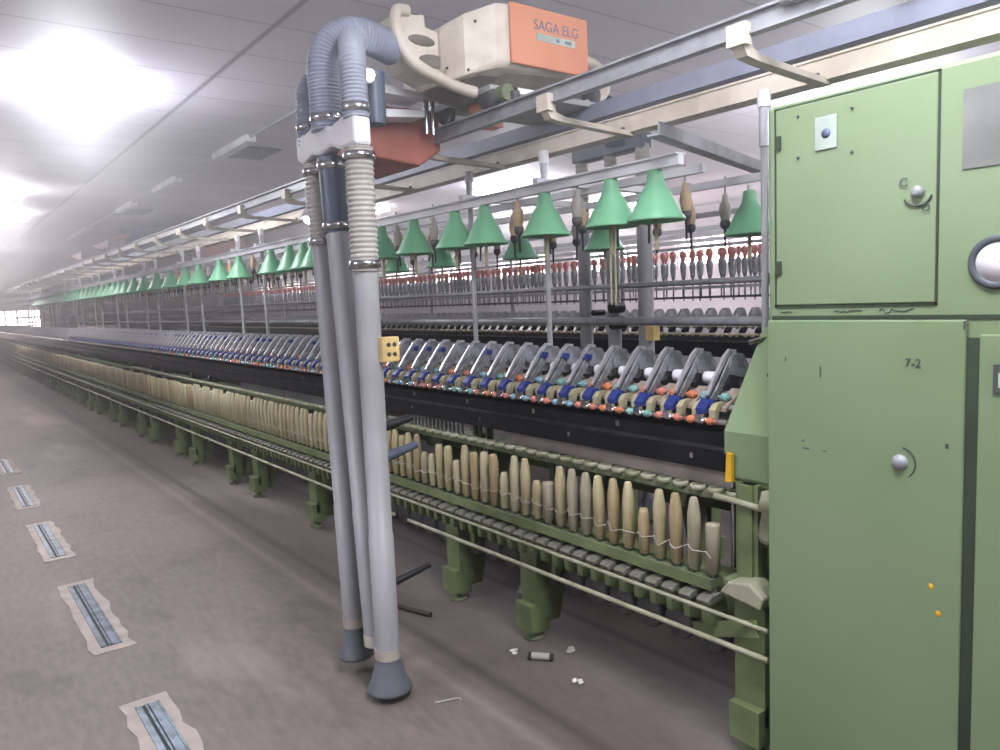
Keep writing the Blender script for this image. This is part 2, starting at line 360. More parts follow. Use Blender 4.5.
# sloped gear cover beside the cabinet
gc = MB().prism([(2.07, .875), (2.07, 1.03), (2.30, 1.36), (2.62, 1.36), (2.62, .875)], 1.257, 1.5).build('gear_cover', 'cab', fr, bevel=.006)
MB().prism([(2.075, .86), (2.075, .95), (2.6, .95), (2.6, .86)], 1.26, 1.496).build('cover_skirt', 'mgreen', gc)
MB().bar((2.18, 1.38, 1.205), (2.185, 1.41, 1.21), .004, .012).build('cover_slot', 'seam', gc)
MB().prism([(2.36, 1.36), (2.44, 1.40), (2.47, 1.36)], 1.30, 1.46).build('cover_wing', 'steel', gc)
MB().bar((2.24, 1.515, 1.31), (2.5, 1.33, 1.385), .03, .012).build('cover_rail', 'chrome', gc)
# legs in pairs
frames = [1.36] + [y for k in range(19) for y in (2.47+1.7*k, 3.06+1.7*k)]
def leg_mesh():
    m = MB()
    m.box(-.02, .06, -.055, .055, .10, .50)                     # front post
    m.box(-.055, .0, -.055, .055, 0.045, .165).box(-.02, .05, -.05, .05, .035, .10)                      # foot block
    m.prism([(.06, .06), (.06, .5), (.34, .5), (.34, .42), (.20, .36), (.13, .06)], -.03, .03)
    m.prism([(.0, .30), (.0, .5), (.2, .5)], -.16, -.135); 
    return m
leg0 = leg_mesh().build('leg', 'mgreen', None)
pad0 = MB().lathe([(0, 0), (.05, 0), (.045, .012), (.018, .014), (.018, .04), (0, .04)], (0, 0, 0), 12).build('levelling_foot', 'dgreen', leg0)
for i, y in enumerate(frames):
    l = leg0 if i == 0 else dup(leg0)
    l.parent = fr; l.location = (2.02-2.65, y-1.3, 0)
    r = dup(leg0, fr, (3.28-2.65, y-1.3, 0)); r.rotation_euler.z = PI
# end posts above the legs (mid frame)
post0 = MB().box(-.04, .04, -.035, .035, .48, .97).box(-.052, .052, -.008, .008, .48, .97).build('frame_post', 'mgreen', None)
for i, y in enumerate(frames):
    p = post0 if i == 0 else dup(post0)
    p.parent = fr; p.location = (2.24-2.65, y-1.3+.03, 0)
MB().box(2.05, 3.25, 1.30, 1.42, .40, .50).build('end_crossbeam', 'mgreen', fr)
# rails along the machine
def rail(name, m, x0, x1, z0, z1, ya=Y0, yb=Y1): return MB().box(x0, x1, ya, yb, z0, z1).build(name, m, fr)
br_ = rail('bobbin_rail', 'dgreen', 1.995, 2.06, .506, .538, 1.50)
MB().box(1.990, 1.995, 1.50, Y1, .502, .541).build('rail_edge', 'mgreen', br_)
rail('spindle_rail', 'mgreen', 2.08, 2.22, .40, .50)
rail('far_spindle_rail', 'mgreen', 3.08, 3.25, .40, .50)
rail('base_beam', 'dgreen', 2.30, 2.36, .28, .42, 1.42)
MB().tube([(1.95, Y0, .455), (1.95, Y1, .45)], .0075, 8).build('guard_rod', 'rod', fr)
MB().tube([(1.95, Y0, .362), (1.95, 3.4, .345)], .0095, 8).build('guard_rod', 'rod', fr)
MB().tube([(1.95, 3.55, .345), (1.95, Y1, .345)], .0095, 8).build('guard_rod', 'rod', fr)
MB().bar((1.95, 1.30, .45), (2.06, 1.62, .31), .012, .05).build('gusset', 'mgreen', fr)
# ring rail behind the bobbin tops with its rings and lifter rods
rr = rail('ring_rail', 'dgreen', 2.085, 2.135, .785, .815, 1.36)
rl = MB()
for k in range(120):
    y = 1.47+.075*k; rl.lathe([(.026, 0), (.03, .004), (.03, .018), (.022, .02), (.02, .004)], (2.09, y, .808), 8)
rl.build('ring', 'rod', rr)['kind'] = 'stuff'
for y in frames[1:14]:
    MB().tube([(2.17, y-.08, .5), (2.17, y-.08, .9)], .012, 8).build('lifter_rod', 'chrome', fr)
MB().tube([(2.12, 1.5, .55), (2.12, 1.5, .91)], .009, 8).build('lifter_rod', 'chrome', fr)
rail('lappet_rail', 'beigew', 2.135, 2.15, .82, .893, 1.5, 2.72); rail('lappet_rail', 'dusty', 2.20, 2.22, .815, .885, 3.7)
lp0 = MB()
for k in range(90):
    y = 3.0+.0375*k
    if 3.05 < y < 3.62 or y > 4.6: lp0.bar((2.1, y, .82), (2.1, y, .90), .014, .006)
lp0.build('thread_separator', 'plate', fr)['kind'] = 'stuff'
# roller beam: black tiers
rb = rail('roller_beam', 'black', 2.065, 2.12, .892, .955, 1.462)
MB().box(2.095, 2.20, 1.47, Y1, .955, 1.0).build('beam_step', 'dgrey', rb)
MB().box(2.085, 2.11, 1.47, Y1, .972, 1.018).build('beam_lip', 'black', rb)
for k in range(40):
    y = 1.62+.62*k; MB().box(2.062, 2.066, y, y+.014, .922, .94).build('beam_clip', 'chrome', rb)
for k in range(30):
    y = 1.48+.5*k; MB().box(2.081, 2.086, y, y+.02, .99, 1.012).build('beam_clip', 'chrome', rb)
MB().box(2.2, 3.1, 1.5, Y1, .9, 1.03).build('drafting_bed', 'dgrey', fr)
MB().box(3.1, 3.24, 1.5, Y1, .87, .98).build('far_roller_beam', 'black', fr)
MB().box(2.45, 2.85, 1.42, Y1, 1.0, 1.19).build('centre_duct', 'blackp', fr)
MB().tube([(2.095, 1.5, 1.052), (2.095, Y1, 1.052)], .012, 10).build('front_bottom_roller', 'chrome', fr)
MB().tube([(2.16, 1.5, 1.09), (2.16, Y1, 1.09)], .012, 10).build('middle_bottom_roller', 'steel', fr)
MB().tube([(2.26, 1.5, 1.12), (2.26, Y1, 1.12)], .014, 10).build('back_bottom_roller', 'steel', fr)
yt = MB().prism([(1.454, .96), (1.472, .965), (1.478, .865), (1.452, .87)], 2.045, 2.06, 'x').build('yellow_tag', 'ytag', rb)

# drafting arms
def arm_body(simple=False):
    m = MB()
    m.prism([(.15, .165), (.142, .19), (.155, .222), (.185, .24), (.222, .235), (.248, .20), (.268, .15), (.26, .135), (.22, .15)], -.02, .02)
    for q in (-.013, .008): m.prism([(.165, .225), (.142, .20), (.02, .066), (.026, .05), (.046, .054), (.168, .19)], q, q+.005)
    m.box(.026, .046, -.012, .012, .05, .058)
    m.box(.235, .25, -.008, .008, -.02, .17)
    m.prism([(.172, .236), (.148, .222), (.068, .118), (.072, .112), (.154, .21), (.176, .226)], -.016, -.011)
    m.prism([(.172, .236), (.148, .222), (.068, .118), (.072, .112), (.154, .21), (.176, .226)], .011, .016)
    return m
def lever_mesh(): 
    return MB().prism([(.20, .249), (.165, .254), (.134, .232), (.06, .14), (.036, .104), (.042, .098), (.07, .136), (.145, .218), (.17, .241), (.20, .24)], -.006, .006)
def latch_mesh():
    m = MB().prism([(.0, .046), (-.002, .062), (.016, .08), (.034, .092), (.052, .084), (.05, .062), (.036, .046)], -.019, .019)
    return m.prism([(.024, .074), (.038, .092), (.054, .084), (.044, .066)], -.026, .026)
def knee_mesh(): return MB().prism([(.118, .196), (.136, .216), (.160, .210), (.150, .186)], -.026, .026)
def tip_mesh(): return MB().box(-.014, .012, -.013, .013, .02, .045).lathe([(0, -.02), (.01, -.018), (.01, .018), (0, .02)], (-.004, 0, .02), 8, 'y')
def roller_mesh(x, z, r, w):
    m = MB().lathe([(0, -.062), (.006, -.062), (.006, .062), (0, .062)], (x, 0, z), 6, 'y')
    for s in (-1, 1): m.lathe([(0, -w), (r*.8, -w), (r, -w*.6), (r, w*.6), (r*.8, w), (0, w)], (x, s*.041, z), 10, 'y')
    return m
def cradle_mesh():
    m = MB()
    for s in (-1, 1):
        m.prism([(.018, .01), (.016, .058), (.034, .078), (.078, .08), (.094, .06), (.088, .05), (.07, .066), (.042, .062), (.03, .012)], s*.036-.013, s*.036+.013)
    return m.box(.03, .04, -.04, .04, .056, .064)
def clearer_mesh(): return MB().lathe([(0, .024), (.022, .024), (.023, .03), (.023, .110), (.022, .116), (0, .116)], (.185, 0, .145), 10, 'y')
def apron_mesh(): return MB().prism([(.05, .05), (.052, .062), (.15, .118), (.16, .105)], -.066, -.02).prism([(.05, .05), (.052, .062), (.15, .118), (.16, .105)], .02, .066).box(.1, .11, -.03, .03, .08, .088)
AX, AZ = 2.08, 1.032
arms = []
for v, (c1, c2) in enumerate((('pink', 'orange_r'), ('skyr', 'skyr'), ('orange_r', 'mint'), ('skyr', 'orange_r'), ('mint', 'pink'), ('pink', 'mint'))):
    a = arm_body().build('drafting_arm', 'grey')
    lever_mesh().build('pressure_lever', 'lgrey', a); latch_mesh().build('latch', 'blue', a); tip_mesh().build('arm_tip', 'chrome', a)
    roller_mesh(.0, .022, .0135, .011).build('front_top_roller', c1, a); roller_mesh(.085, .094, .016, .013).build('back_top_roller', c2, a)
    cradle_mesh().build('cradle', 'beige', a); clearer_mesh().build('clearer_roller', 'white', a); apron_mesh().build('apron', 'apron', a)
    if v % 2: knee_mesh().build('knee_latch', 'blue', a)
    arms.append(a)
seq = [1, 0, 4, 3, 0, 1, 5, 1, 0, 2, 1, 4, 0, 5, 1, 3, 2, 0]
used = set(); NARM = 100
for k in range(NARM):
    v = seq[k % len(seq)] if k > 3 else (2, 0, 4, 2)[k]
    a = arms[v] if v not in used else dup(arms[v]); used.add(v)
    a.parent = fr; a.location = (AX-2.65, 1.60+.14*k-1.3, AZ)
rest = MB(); am = arm_body(); lv = MB()
k = NARM
while 1.6+.14*k < Y1-.2:
    y = 1.6+.14*k; rest.add([(p[0]+AX, p[1]+y, p[2]+AZ) for p in am.v], am.f)
    k += 1
rest.build('drafting_arm', 'lgrey', fr)['kind'] = 'stuff'
# spindle bolsters under the bobbin rail
def spindle_mesh():
    m = MB().prism([(1.962, .462), (1.958, .474), (1.972, .484), (2.03, .488), (2.05, .478), (2.05, .464)], -.024, .024)
    return m.tube([(2.02, 0, .47), (2.02, 0, .50)], .012, 8)
def bracket_mesh(): return MB().prism([(1.968, .463), (2.06, .466), (2.09, .46), (2.09, .39), (2.03, .372), (1.975, .392)], -.013, .013)
sp0 = None; NSP = 100
for k in range(NSP):
    y = 1.511+.0752*k
    if sp0 is None:
        sp0 = spindle_mesh().build('spindle', 'dusty'); bracket_mesh().build('spindle_bracket', 'mgreen', sp0); s = sp0
    else: s = dup(sp0)
    s.parent = fr; s.location = (-2.65, y-1.3, 0)
m = MB(); b0 = bracket_mesh(); k = NSP
while 1.511+.0752*k < Y1-.2:
    y = 1.511+.0752*k; m.add([(p[0], p[1]+y, p[2]) for p in b0.v], b0.f); k += 1
m.build('spindle', 'dgreen', fr)['kind'] = 'stuff'
# tape tension pulleys hanging below
pu0 = None
for k in range(90):
    y = 1.42+.14*k
    if any(abs(y-f) < .07 for f in frames): continue
    if pu0 is None:
        pu0 = MB().lathe([(0, -.026), (.055, -.026), (.064, -.022), (.064, .022), (.055, .026), (0, .026)], (0, 0, .305), 16, 'x').build('tension_pulley', 'dgrey'); p = pu0
        MB().box(-.02, .02, -.012, .012, .325, .42).build('pulley_hanger', 'dgreen', pu0)
    else: p = dup(pu0)
    p.parent = fr; p.location = (2.09-2.65, y-1.3, 0)
for k in range(24):
    y = 1.9+.85*k
    MB().prism([(y-.07, .40), (y-.05, .27), (y+.04, .25), (y+.07, .40)], 2.36, 2.44, 'x').build('drive_bracket', 'dgreen', fr)
# thread clutter by the cabinet
MB().box(2.0, 2.14, 1.27, 1.46, .505, .56).build('end_bearing', 'dgreen', fr, bevel=.01)
MB().prism([(1.30, .50), (1.45, .52), (1.42, .56), (1.34, .575), (1.29, .54)], 1.97, 2.06, 'x').build('end_cap_casting', 'rod', fr, bevel=.006)
MB().box(2.08, 2.17, 1.28, 1.45, .66, .86).build('lifter_housing', 'dgreen', fr, bevel=.008)
MB().lathe([(0, 0), (.035, .0), (.042, .02), (.03, .1), (.042, .11), (.03, .16), (0, .17)], (2.05, 1.31, .70), 14).build('worm_gear', 'rod', fr)
MB().tube([(2.04, 1.3, .80), (2.03, 1.46, .815), (2.05, 1.52, .81)], .011, 8).build('lifter_link', 'rod', fr)
MB().box(2.05, 2.1, 1.36, 1.44, .5, .87).box(2.04, 2.11, 1.375, 1.425, .5, .87).build('end_post', 'mgreen', fr)

# creel: posts, rails, cross bars
cposts = [1.53] + [y for k in range(12) for y in (2.68+1.83*k, 3.28+1.83*k)]
cp0 = None
for y in cposts:
    if cp0 is None:
        cp0 = MB().tube([(0, 0, .97), (0, 0, 2.05)], .0125, 12).build('creel_post', 'plate'); p = cp0
        MB().tube([(0, 0, 1.98), (0, 0, 2.165)], .018, 12).build('post_sleeve', 'postm', cp0)
        MB().tube([(0, 0, 2.11), (0, 0, 2.165)], .023, 12).build('post_cap', 'white', cp0)
    else: p = dup(cp0)
    p.parent = fr; p.location = (2.36-2.65, y-1.3, 0)
c1 = MB().box(2.285, 2.315, 1.84, Y1, 1.965, 2.005).build('creel_rail', 'white', fr)
MB().box(2.27, 2.33, 1.84, Y1, 2.003, 2.009).build('rail_flange', 'white', c1)
MB().box(2.635, 2.665, 2.0, Y1, 1.985, 2.02).build('creel_rail', 'white', fr)
MB().box(2.985, 3.015, 1.9, Y1, 1.965, 2.0).build('creel_rail', 'white', fr)
MB().box(3.2, 3.22, 1.7, Y1, 1.86, 1.885).build('creel_rail', 'white', fr)
for y in cposts[1:]:
    MB().box(2.30, 3.22, y-.018, y+.018, 2.01, 2.04).build('cross_bar', 'white', fr)
ch = MB().bar((2.1, 1.80, 2.045), (3.3, 2.15, 2.045), .05, .008)
ch.bar((2.1, 1.775, 2.065), (3.3, 2.125, 2.065), .006, .045); ch.build('cross_channel', 'steel', fr)
MB().tube([(2.9, 1.26, 1.533), (2.9, Y1, 1.52)], .014, 10).build('creel_tube', 'steel', fr)
MB().tube([(2.9, 1.75, 1.533), (2.9, 1.88, 1.533)], .023, 10).build('tube_joint', 'dgrey', fr)
MB().tube([(2.75, 1.26, 1.357), (2.75, Y1, 1.345)], .02, 10).build('creel_tube', 'steel', fr)

# ------------------------------------------------------------------ bobbins standing on the rail
def bobbin_mesh(kind):
    b = [(.012, 0), (.016, .003), (.0165, .012)]
    if kind == 'tall': p = b+[(.0195, .014), (.0205, .175), (.0195, .195), (.0125, .243), (.009, .25), (0, .251)]
    elif kind == 'blunt': p = b+[(.019, .014), (.0195, .18), (.018, .21), (.014, .225), (0, .227)]
    elif kind == 'short': p = b+[(.0185, .014), (.019, .13), (.016, .15), (.012, .165), (0, .167)]
    elif kind == 'flat': p = b+[(.021, .014), (.0215, .165), (.02, .172), (0, .174)]
    else: p = b+[(.02, .014), (.0205, .20), (.016, .232), (.011, .238), (0, .24)]
    return MB().lathe([(r*1.13, h) for r, h in p], (0, 0, 0), 14)
BK = {'tall': 'pointed', 'blunt': 'blunt', 'short': 'short', 'flat': 'flat-topped', 'fat': 'stout'}
CW = {'tan': 'tan', 'tan2': 'brownish', 'tan3': 'pale cream', 'tan4': 'greyish'}
protos = {}
def bobbin(kind, col, y, tilt):
    if (kind, col) not in protos:
        o = bobbin_mesh(kind).build('bobbin', col); protos[(kind, col)] = o
        MB().lathe([(.0, -.012), (.011, -.012), (.014, -.002), (.0175, 0), (.0175, .012), (.0, .014)], (0, 0, 0), 10).build('bobbin_foot', 'chrome', o)
    else: o = dup(protos[(kind, col)])
    o.location = (2.02, y, .55); o.rotation_euler = (tilt[0], tilt[1], rnd.uniform(0, 6)); return o
near = [('flat', 'tan4'), ('tall', 'tan4'), ('tall', 'tan2'), ('tall', 'tan'), ('short', 'tan2'), ('tall', 'tan'), ('tall', 'tan2'), ('tall', 'tan'), ('tall', 'tan4'), ('tall', 'tan4'), ('tall', 'tan'),
        ('flat', 'tan4'), ('short', 'tan'), ('tall', 'tan'), ('tall', 'tan3'), ('short', 'tan3'), ('fat', 'tan2'), ('fat', 'tan3'), ('blunt', 'tan2'), ('tall', 'tan'), ('short', 'tan3'), ('blunt', 'tan'),
        ('blunt', 'tan'), ('short', 'tan3'), ('short', 'tan4'), ('tall', 'tan2'), ('tall', 'tan'), ('blunt', 'tan'), ('tall', 'tan'), ('tall', 'tan'), ('tall', 'tan2'), ('tall', 'tan'), ('tall', 'tan')]
NB = 300
for k in range(NB):
    y = 1.511+.0752*k
    if k < len(near): kd, cl = near[k]
    else:
        kd = rnd.choice(('tall', 'tall', 'tall', 'blunt', 'tall')) if k < 80 else rnd.choice(('blunt', 'fat', 'blunt'))
        cl = rnd.choice(('tan3', 'tan3', 'tan')) if k < 80 else rnd.choice(('tan', 'tan2', 'tan3', 'tan4'))
    o = bobbin(kd, cl, y, (rnd.uniform(-.02, .02), rnd.uniform(-.015, .015)))
    if k < len(near): tag(o, '%s %s bobbin on the rail, %s from the green cabinet' % (BK[kd], CW[cl], nth(k+1)), 'bobbin', 'bobbins on the bobbin rail')
    elif k < 80:
        tag(o, 'slim cream bobbin in the picket-like row crossing behind the suction pipes, %s from the cabinet' % nth(k+1), 'bobbin', 'slim bobbins left of the pipes')
    else: tag(o, 'beige bobbin in the dense distant stretch of the row, merged like a wall', 'bobbin', 'distant bobbins on the rail')
m = MB(); b0 = MB().lathe([(.018, 0), (.019, .2), (.012, .235), (0, .236)], (0, 0, 0), 6); k = NB
while 1.511+.0752*k < Y1-.2:
    m.add([(p[0]+2.02, p[1]+1.511+.0752*k, p[2]+.55) for p in b0.v], b0.f, True); k += 1
tag(m.build('bobbin', 'tan'), 'blur of the furthest bobbins at the vanishing far end of the rail', 'bobbins', None, 'stuff')
ys = []
for k in range(0, 60):
    y = 1.50+.0752*k; ys += [(1.994, y, .612+.01*math.sin(k*1.7)), (1.998, y+.022, .628+.012*math.sin(k*2.3)), (2.012, y+.037, .622+.008*math.sin(k))]
tag(MB().tube(ys, .0016, 4).build('yarn', 'yarn'), 'loose white yarn strung across the row of bobbins at mid height', 'yarn')

# ------------------------------------------------------------------ green cones and roving holders on the creel
def cone_proto():
    o = MB().lathe([(0, 1.965), (.026, 1.964), (.03, 1.955), (.032, 1.93), (.04, 1.905), (.066, 1.862), (.095, 1.80), (.112, 1.778), (.114, 1.768), (.108, 1.769), (.09, 1.80), (.03, 1.9), (0, 1.92)], (0, 0, 0), 28).build('cone_cover', 'cone')
    MB().tube([(0, 0, 1.66), (0, 0, 1.93)], .008, 8).build('hanger_rod', 'beige', o)
    MB().tube([(0, 0, 1.955), (0, 0, 1.99)], .011, 8).build('hanger_stem', 'white', o)
    return o
cone0 = cone_proto(); first = [True]
def cone(x, y, dz, label, group):
    o = cone0 if first[0] else dup(cone0); first[0] = False
    o.location = (x, y, dz); return tag(o, label, 'cone cover', group)
fy = [1.965, 2.20, 2.614, 3.074, 3.34, 3.76, 4.14]
for i, y in enumerate(fy):
    o = cone(2.3, y, 0, 'green plastic cone hanging under the white creel rail, %s left from the cabinet' % nth(i+1), 'green cones in the front row')
gr = MB()
for s in (-.011, .011): gr.tube([(2.3, 2.2+s*1.2, 1.45), (2.3, 2.2+s*1.2, 1.80)], .0045, 6)
gr.build('guide_rod', 'beige', [o for o in COL.objects if o.name == 'cone_cover.001'][0])
ly = [5.15, 5.33, 5.60, 5.99, 6.76, 7.30, 7.98, 8.45, 9.06, 9.69, 10.35, 10.91]
for i, y in enumerate(ly):
    cone(2.3, y, 0, 'green cone hanging left of the suction pipes, %s away from them' % nth(i+1), 'green cones in the front row')
y = 11.4
while y < 21.5:
    cone(2.3, y, 0, 'tiny green cone in the packed distant end of the hanging front row', 'distant green cones'); y += rnd.uniform(.34, .5)
for (y, lab) in ((2.02, 'dark green cone hanging right beside the cabinet, in the back row'), (2.93, 'green cone half hidden behind the two right front cones, back row'),
                 (3.66, 'green cone low in the back row between two front cones'), (4.55, 'green cone of the back row just right of the ribbed hose'), (5.2, 'dim green cone of the back row nearest the suction pipes')):
    cone(3.0, y, -.035, lab, 'green cones in the back row')
hp = MB().lathe([(0, 0), (.012, 0), (.014, -.03), (.024, -.045), (.027, -.075), (.02, -.11), (.016, -.125), (0, -.126)], (0, 0, 0), 10).build('roving_holder', 'hose3')
MB().lathe([(0, -.118), (.022, -.12), (.024, -.14), (.015, -.155), (.006, -.16), (.005, -.24), (0, -.24)], (0, 0, 0), 10).build('holder_collar', 'dgrey', hp)
MB().tube([(0, 0, 0), (0, 0, .08)], .005, 6).build('holder_stem', 'steel', hp)
hp2 = dup(hp); hp2.data = hp.data.copy(); hp2.data.materials[0] = mat('tan_plastic', (200, 172, 138), .55)
hf = {0: True, 1: True}
def holder(x, y, z, lab, grp):
    v = rnd.random() < .55
    src = hp2 if v else hp
    o = src if hf[int(v)] else dup(src); hf[int(v)] = False
    o.location = (x, y, z); o.rotation_euler = (0, rnd.uniform(-.06, .06), rnd.uniform(0, 6)); tag(o, lab, 'roving holder', grp)
hn = [0, 0, 0]
for y in (2.4, 2.81, 3.55, 3.95, 6.4, 7.0, 7.65, 8.2, 8.75):
    hn[0] += 1; holder(2.3, y, 1.95, 'roving holder on the front creel rail between green cones, %s from the cabinet' % nth(hn[0]), 'front row roving holders')
y = 2.1
while y < 16:
    hn[1] += 1; holder(2.65, y, 1.955, 'roving holder on the middle creel rail behind the front cones, %s from the cabinet' % nth(hn[1]), 'middle row roving holders'); y += rnd.choice((.2, .24, .3))
y = 1.75
while y < 14:
    if min(abs(y-c) for c in (2.02, 2.93, 3.66, 4.55, 5.2)) > .12:
        hn[2] += 1; holder(3.0, y, 1.93, 'roving holder on the furthest creel rail of the machine, %s from the cabinet' % nth(hn[2]), 'back row roving holders')
    y += rnd.choice((.2, .26, .34))

# ------------------------------------------------------------------ overhead track of the travelling cleaner
tr = tag(empty('overhead_track', (2.2, 1.36, 2.2)), 'grey overhead rail on cream arms above the spinning frame', 'track')
MB().box(1.985, 2.0, -1.0, Y1, 2.232, 2.285).box(1.97, 2.02, -1.0, Y1, 2.283, 2.291).box(1.975, 2.01, -1.0, Y1, 2.228, 2.234).build('track_rail', 'steel', tr)
MB().box(2.42, 2.50, -1.0, Y1, 2.165, 2.235).box(2.415, 2.505, -1.0, Y1, 2.232, 2.24).build('cable_duct', 'cream', tr)
MB().box(2.55, 2.66, -1.0, Y1, 2.30, 2.37).build('rear_rail', 'hose', tr)
a0 = None
for k in range(34):
    y = 1.36+.86*k
    if y > Y1-1: break
    if a0 is None:
        a0 = MB().prism([(1.965, 2.25), (1.965, 2.20), (1.985, 2.172), (2.05, 2.165), (2.45, 2.15), (2.45, 2.168), (2.06, 2.186), (2.01, 2.2), (2.005, 2.25)], -.02, .02).build('track_arm', 'cream')
        MB().box(1.955, 1.985, -.032, .032, 2.20, 2.262).build('rail_clamp', 'cream', a0); p = a0
        MB().lathe([(0, 0), (.008, 0), (.008, .02), (0, .02)], (2.4, 0, 2.165), 8).build('arm_bolt', 'dgrey', a0)
    else: p = dup(a0)
    p.parent = tr; p.location = (-2.2, y-1.36, -2.2)
MB().box(1.95, 1.99, 1.08, 1.19, 2.27, 2.34).build('end_stop', 'white', tr, bevel=.004)
MB().tube([(1.97, 1.05, 2.285), (1.97, 1.22, 2.285)], .018, 8).build('stop_roller', 'steel', tr)
MB().bar((2.5, 1.15, 2.40), (2.66, .55, 2.62), .07, .03).build('track_brace', 'cream', tr)

# ------------------------------------------------------------------ travelling cleaner
tc = tag(empty('travelling_cleaner', (2.2, 2.7, 2.29)), 'orange and cream overhead travelling cleaner with hoses and grey suction pipes', 'cleaner')
foot = [(2.46, 2.5), (2.05, 2.5), (1.98, 2.515), (1.86, 2.575), (1.80, 2.66), (1.78, 2.83), (1.80, 2.97), (2.05, 3.06), (2.46, 3.04)]
zb = [2.465, 2.465, 2.455, 2.405, 2.385, 2.385, 2.39, 2.42, 2.46]; zt = [2.70, 2.70, 2.705, 2.655, 2.61, 2.60, 2.62, 2.66, 2.70]
n = len(foot); vs = [(p[0], p[1], z) for p, z in zip(foot, zb)]+[(p[0], p[1], z) for p, z in zip(foot, zt)]
hs = MB().add(vs, [tuple(range(n))[::-1], tuple(range(n, 2*n))]+[(i, (i+1) % n, (i+1) % n+n, i+n) for i in range(n)]).build('fan_housing', 'cream', tc, bevel=.014)
op = MB().prism([(2.035, 2.462), (2.035, 2.706), (2.468, 2.706), (2.468, 2.462)], 2.482, 2.502).box(2.455, 2.472, 2.482, 3.03, 2.462, 2.706).build('orange_panel', 'orange', hs, bevel=.006)
NEGY = Matrix(((1, 0, 0, 0), (0, 0, -1, 0), (0, 1, 0, 0), (0, 0, 0, 1)))
text('SAGA ELG', 'lettering', op, 'bluegrey', .06, Matrix.Translation((2.285, 2.4815, 2.634)) @ NEGY, .0006, .95)
ls = MB().box(2.17, 2.39, 2.480, 2.482, 2.572, 2.602).build('label_strip', 'sticker', op)
for x in (2.28, 2.33, 2.35): MB().box(x, x+.018, 2.4793, 2.480, 2.58, 2.594).build('strip_mark', 'bluegrey', ls)
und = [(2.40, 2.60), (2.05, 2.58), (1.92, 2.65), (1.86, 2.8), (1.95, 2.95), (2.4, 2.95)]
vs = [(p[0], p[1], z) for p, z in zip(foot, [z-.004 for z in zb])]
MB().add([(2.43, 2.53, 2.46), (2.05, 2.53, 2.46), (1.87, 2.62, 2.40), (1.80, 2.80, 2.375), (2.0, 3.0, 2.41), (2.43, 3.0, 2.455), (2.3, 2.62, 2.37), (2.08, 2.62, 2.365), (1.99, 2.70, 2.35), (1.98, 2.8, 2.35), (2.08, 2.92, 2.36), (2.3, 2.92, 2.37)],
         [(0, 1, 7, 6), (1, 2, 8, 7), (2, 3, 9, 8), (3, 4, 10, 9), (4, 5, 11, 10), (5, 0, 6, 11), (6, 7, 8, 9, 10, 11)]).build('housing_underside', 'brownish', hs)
for (x, y, z) in ((1.90, 2.547, 2.62), (1.80, 2.62, 2.44), (1.87, 2.567, 2.43)): MB().ball((x, y, z), .006, 8, 5).build('screw', 'ink', hs)
# scoop and curved blow pipe on the tail
MB().tube(curve([(1.66, 2.68, 2.655), (1.607, 2.67, 2.643), (1.592, 2.66, 2.582), (1.615, 2.66, 2.51), (1.68, 2.655, 2.443), (1.79, 2.65, 2.401), (1.88, 2.64, 2.375), (1.945, 2.62, 2.36)], 8), [.024]*56+[.022], 12).build('blow_pipe', 'cream', tc)
sc_ = MB().prism([(1.615, 2.65), (1.60, 2.58), (1.62, 2.51), (1.68, 2.445), (1.79, 2.405), (1.93, 2.38), (1.98, 2.50), (1.93, 2.62), (1.80, 2.60), (1.745, 2.61), (1.742, 2.66), (1.70, 2.648)], 2.675, 2.86).build('fan_scroll', 'cream', tc, bevel=.012)
MB().ball((1.72, 2.675, 2.55), .05, 12, 6, (1.3, .2, .45)).build('recess_shade', 'brownish', sc_)  # flattened dark lumps: shade of two recesses put into their colour
MB().ball((1.775, 2.675, 2.475), .055, 12, 6, (1.35, .2, .5)).build('recess_shade', 'brownish', sc_)
# carriage under the housing
MB().box(1.97, 2.64, 2.56, 2.98, 2.36, 2.385).build('carriage_plate', 'plate', tc)
for y in (2.60, 2.92):
    for x in (1.992, 2.60): MB().lathe([(0, -.02), (.045, -.02), (.05, -.01), (.05, .01), (.045, .02), (0, .02)], (x, y, 2.341 if x < 2.3 else 2.42), 14, 'x').build('wheel', 'dgrey', tc)
MB().tube([(2.02, 2.5, 2.345), (2.02, 2.58, 2.345)], .035, 12).build('drive_motor', 'dgreen', tc)
MB().box(2.05, 2.24, 2.50, 2.515, 2.345, 2.37).box(2.05, 2.07, 2.50, 2.54, 2.295, 2.37).build('buffer_bracket', 'white', tc)
MB().tube([(1.99, 2.42, 2.293), (1.99, 2.42, 2.325)], .02, 10).build('buffer', 'dgrey', tc); MB().tube([(1.99, 3.3, 2.293), (1.99, 3.3, 2.325)], .02, 10).build('buffer', 'dgrey', tc)
MB().tube([(1.90, 2.95, 2.25), (1.90, 2.95, 2.40)], .012, 8).tube([(1.935, 2.95, 2.25), (1.935, 2.95, 2.40)], .012, 8).build('support_rod', 'chrome', tc)
MB().prism([(1.60, 2.15), (1.58, 2.30), (1.66, 2.37), (2.02, 2.38), (2.02, 2.2), (1.9, 2.12)], 3.02, 3.45).build('dust_box', 'redp', tc, bevel=.01)
MB().box(2.03, 2.16, 2.72, 2.80, 2.26, 2.375).build('orange_bracket', 'orange', tc)
MB().prism([(1.40, 2.25), (1.40, 2.42), (1.47, 2.46), (1.56, 2.36), (1.56, 2.22)], 2.84, 2.98).build('dust_inlet', 'orange', tc, bevel=.006)
MB().prism([(1.42, 2.36), (1.56, 2.42), (1.84, 2.40), (1.84, 2.375), (1.56, 2.38), (1.42, 2.34)], 2.86, 3.0).build('top_tray', 'white', tc)
MB().prism([(1.46, 2.31), (1.86, 2.34), (1.86, 2.31), (1.5, 2.275)], 2.9, 3.02).build('lower_tray', 'white', tc)
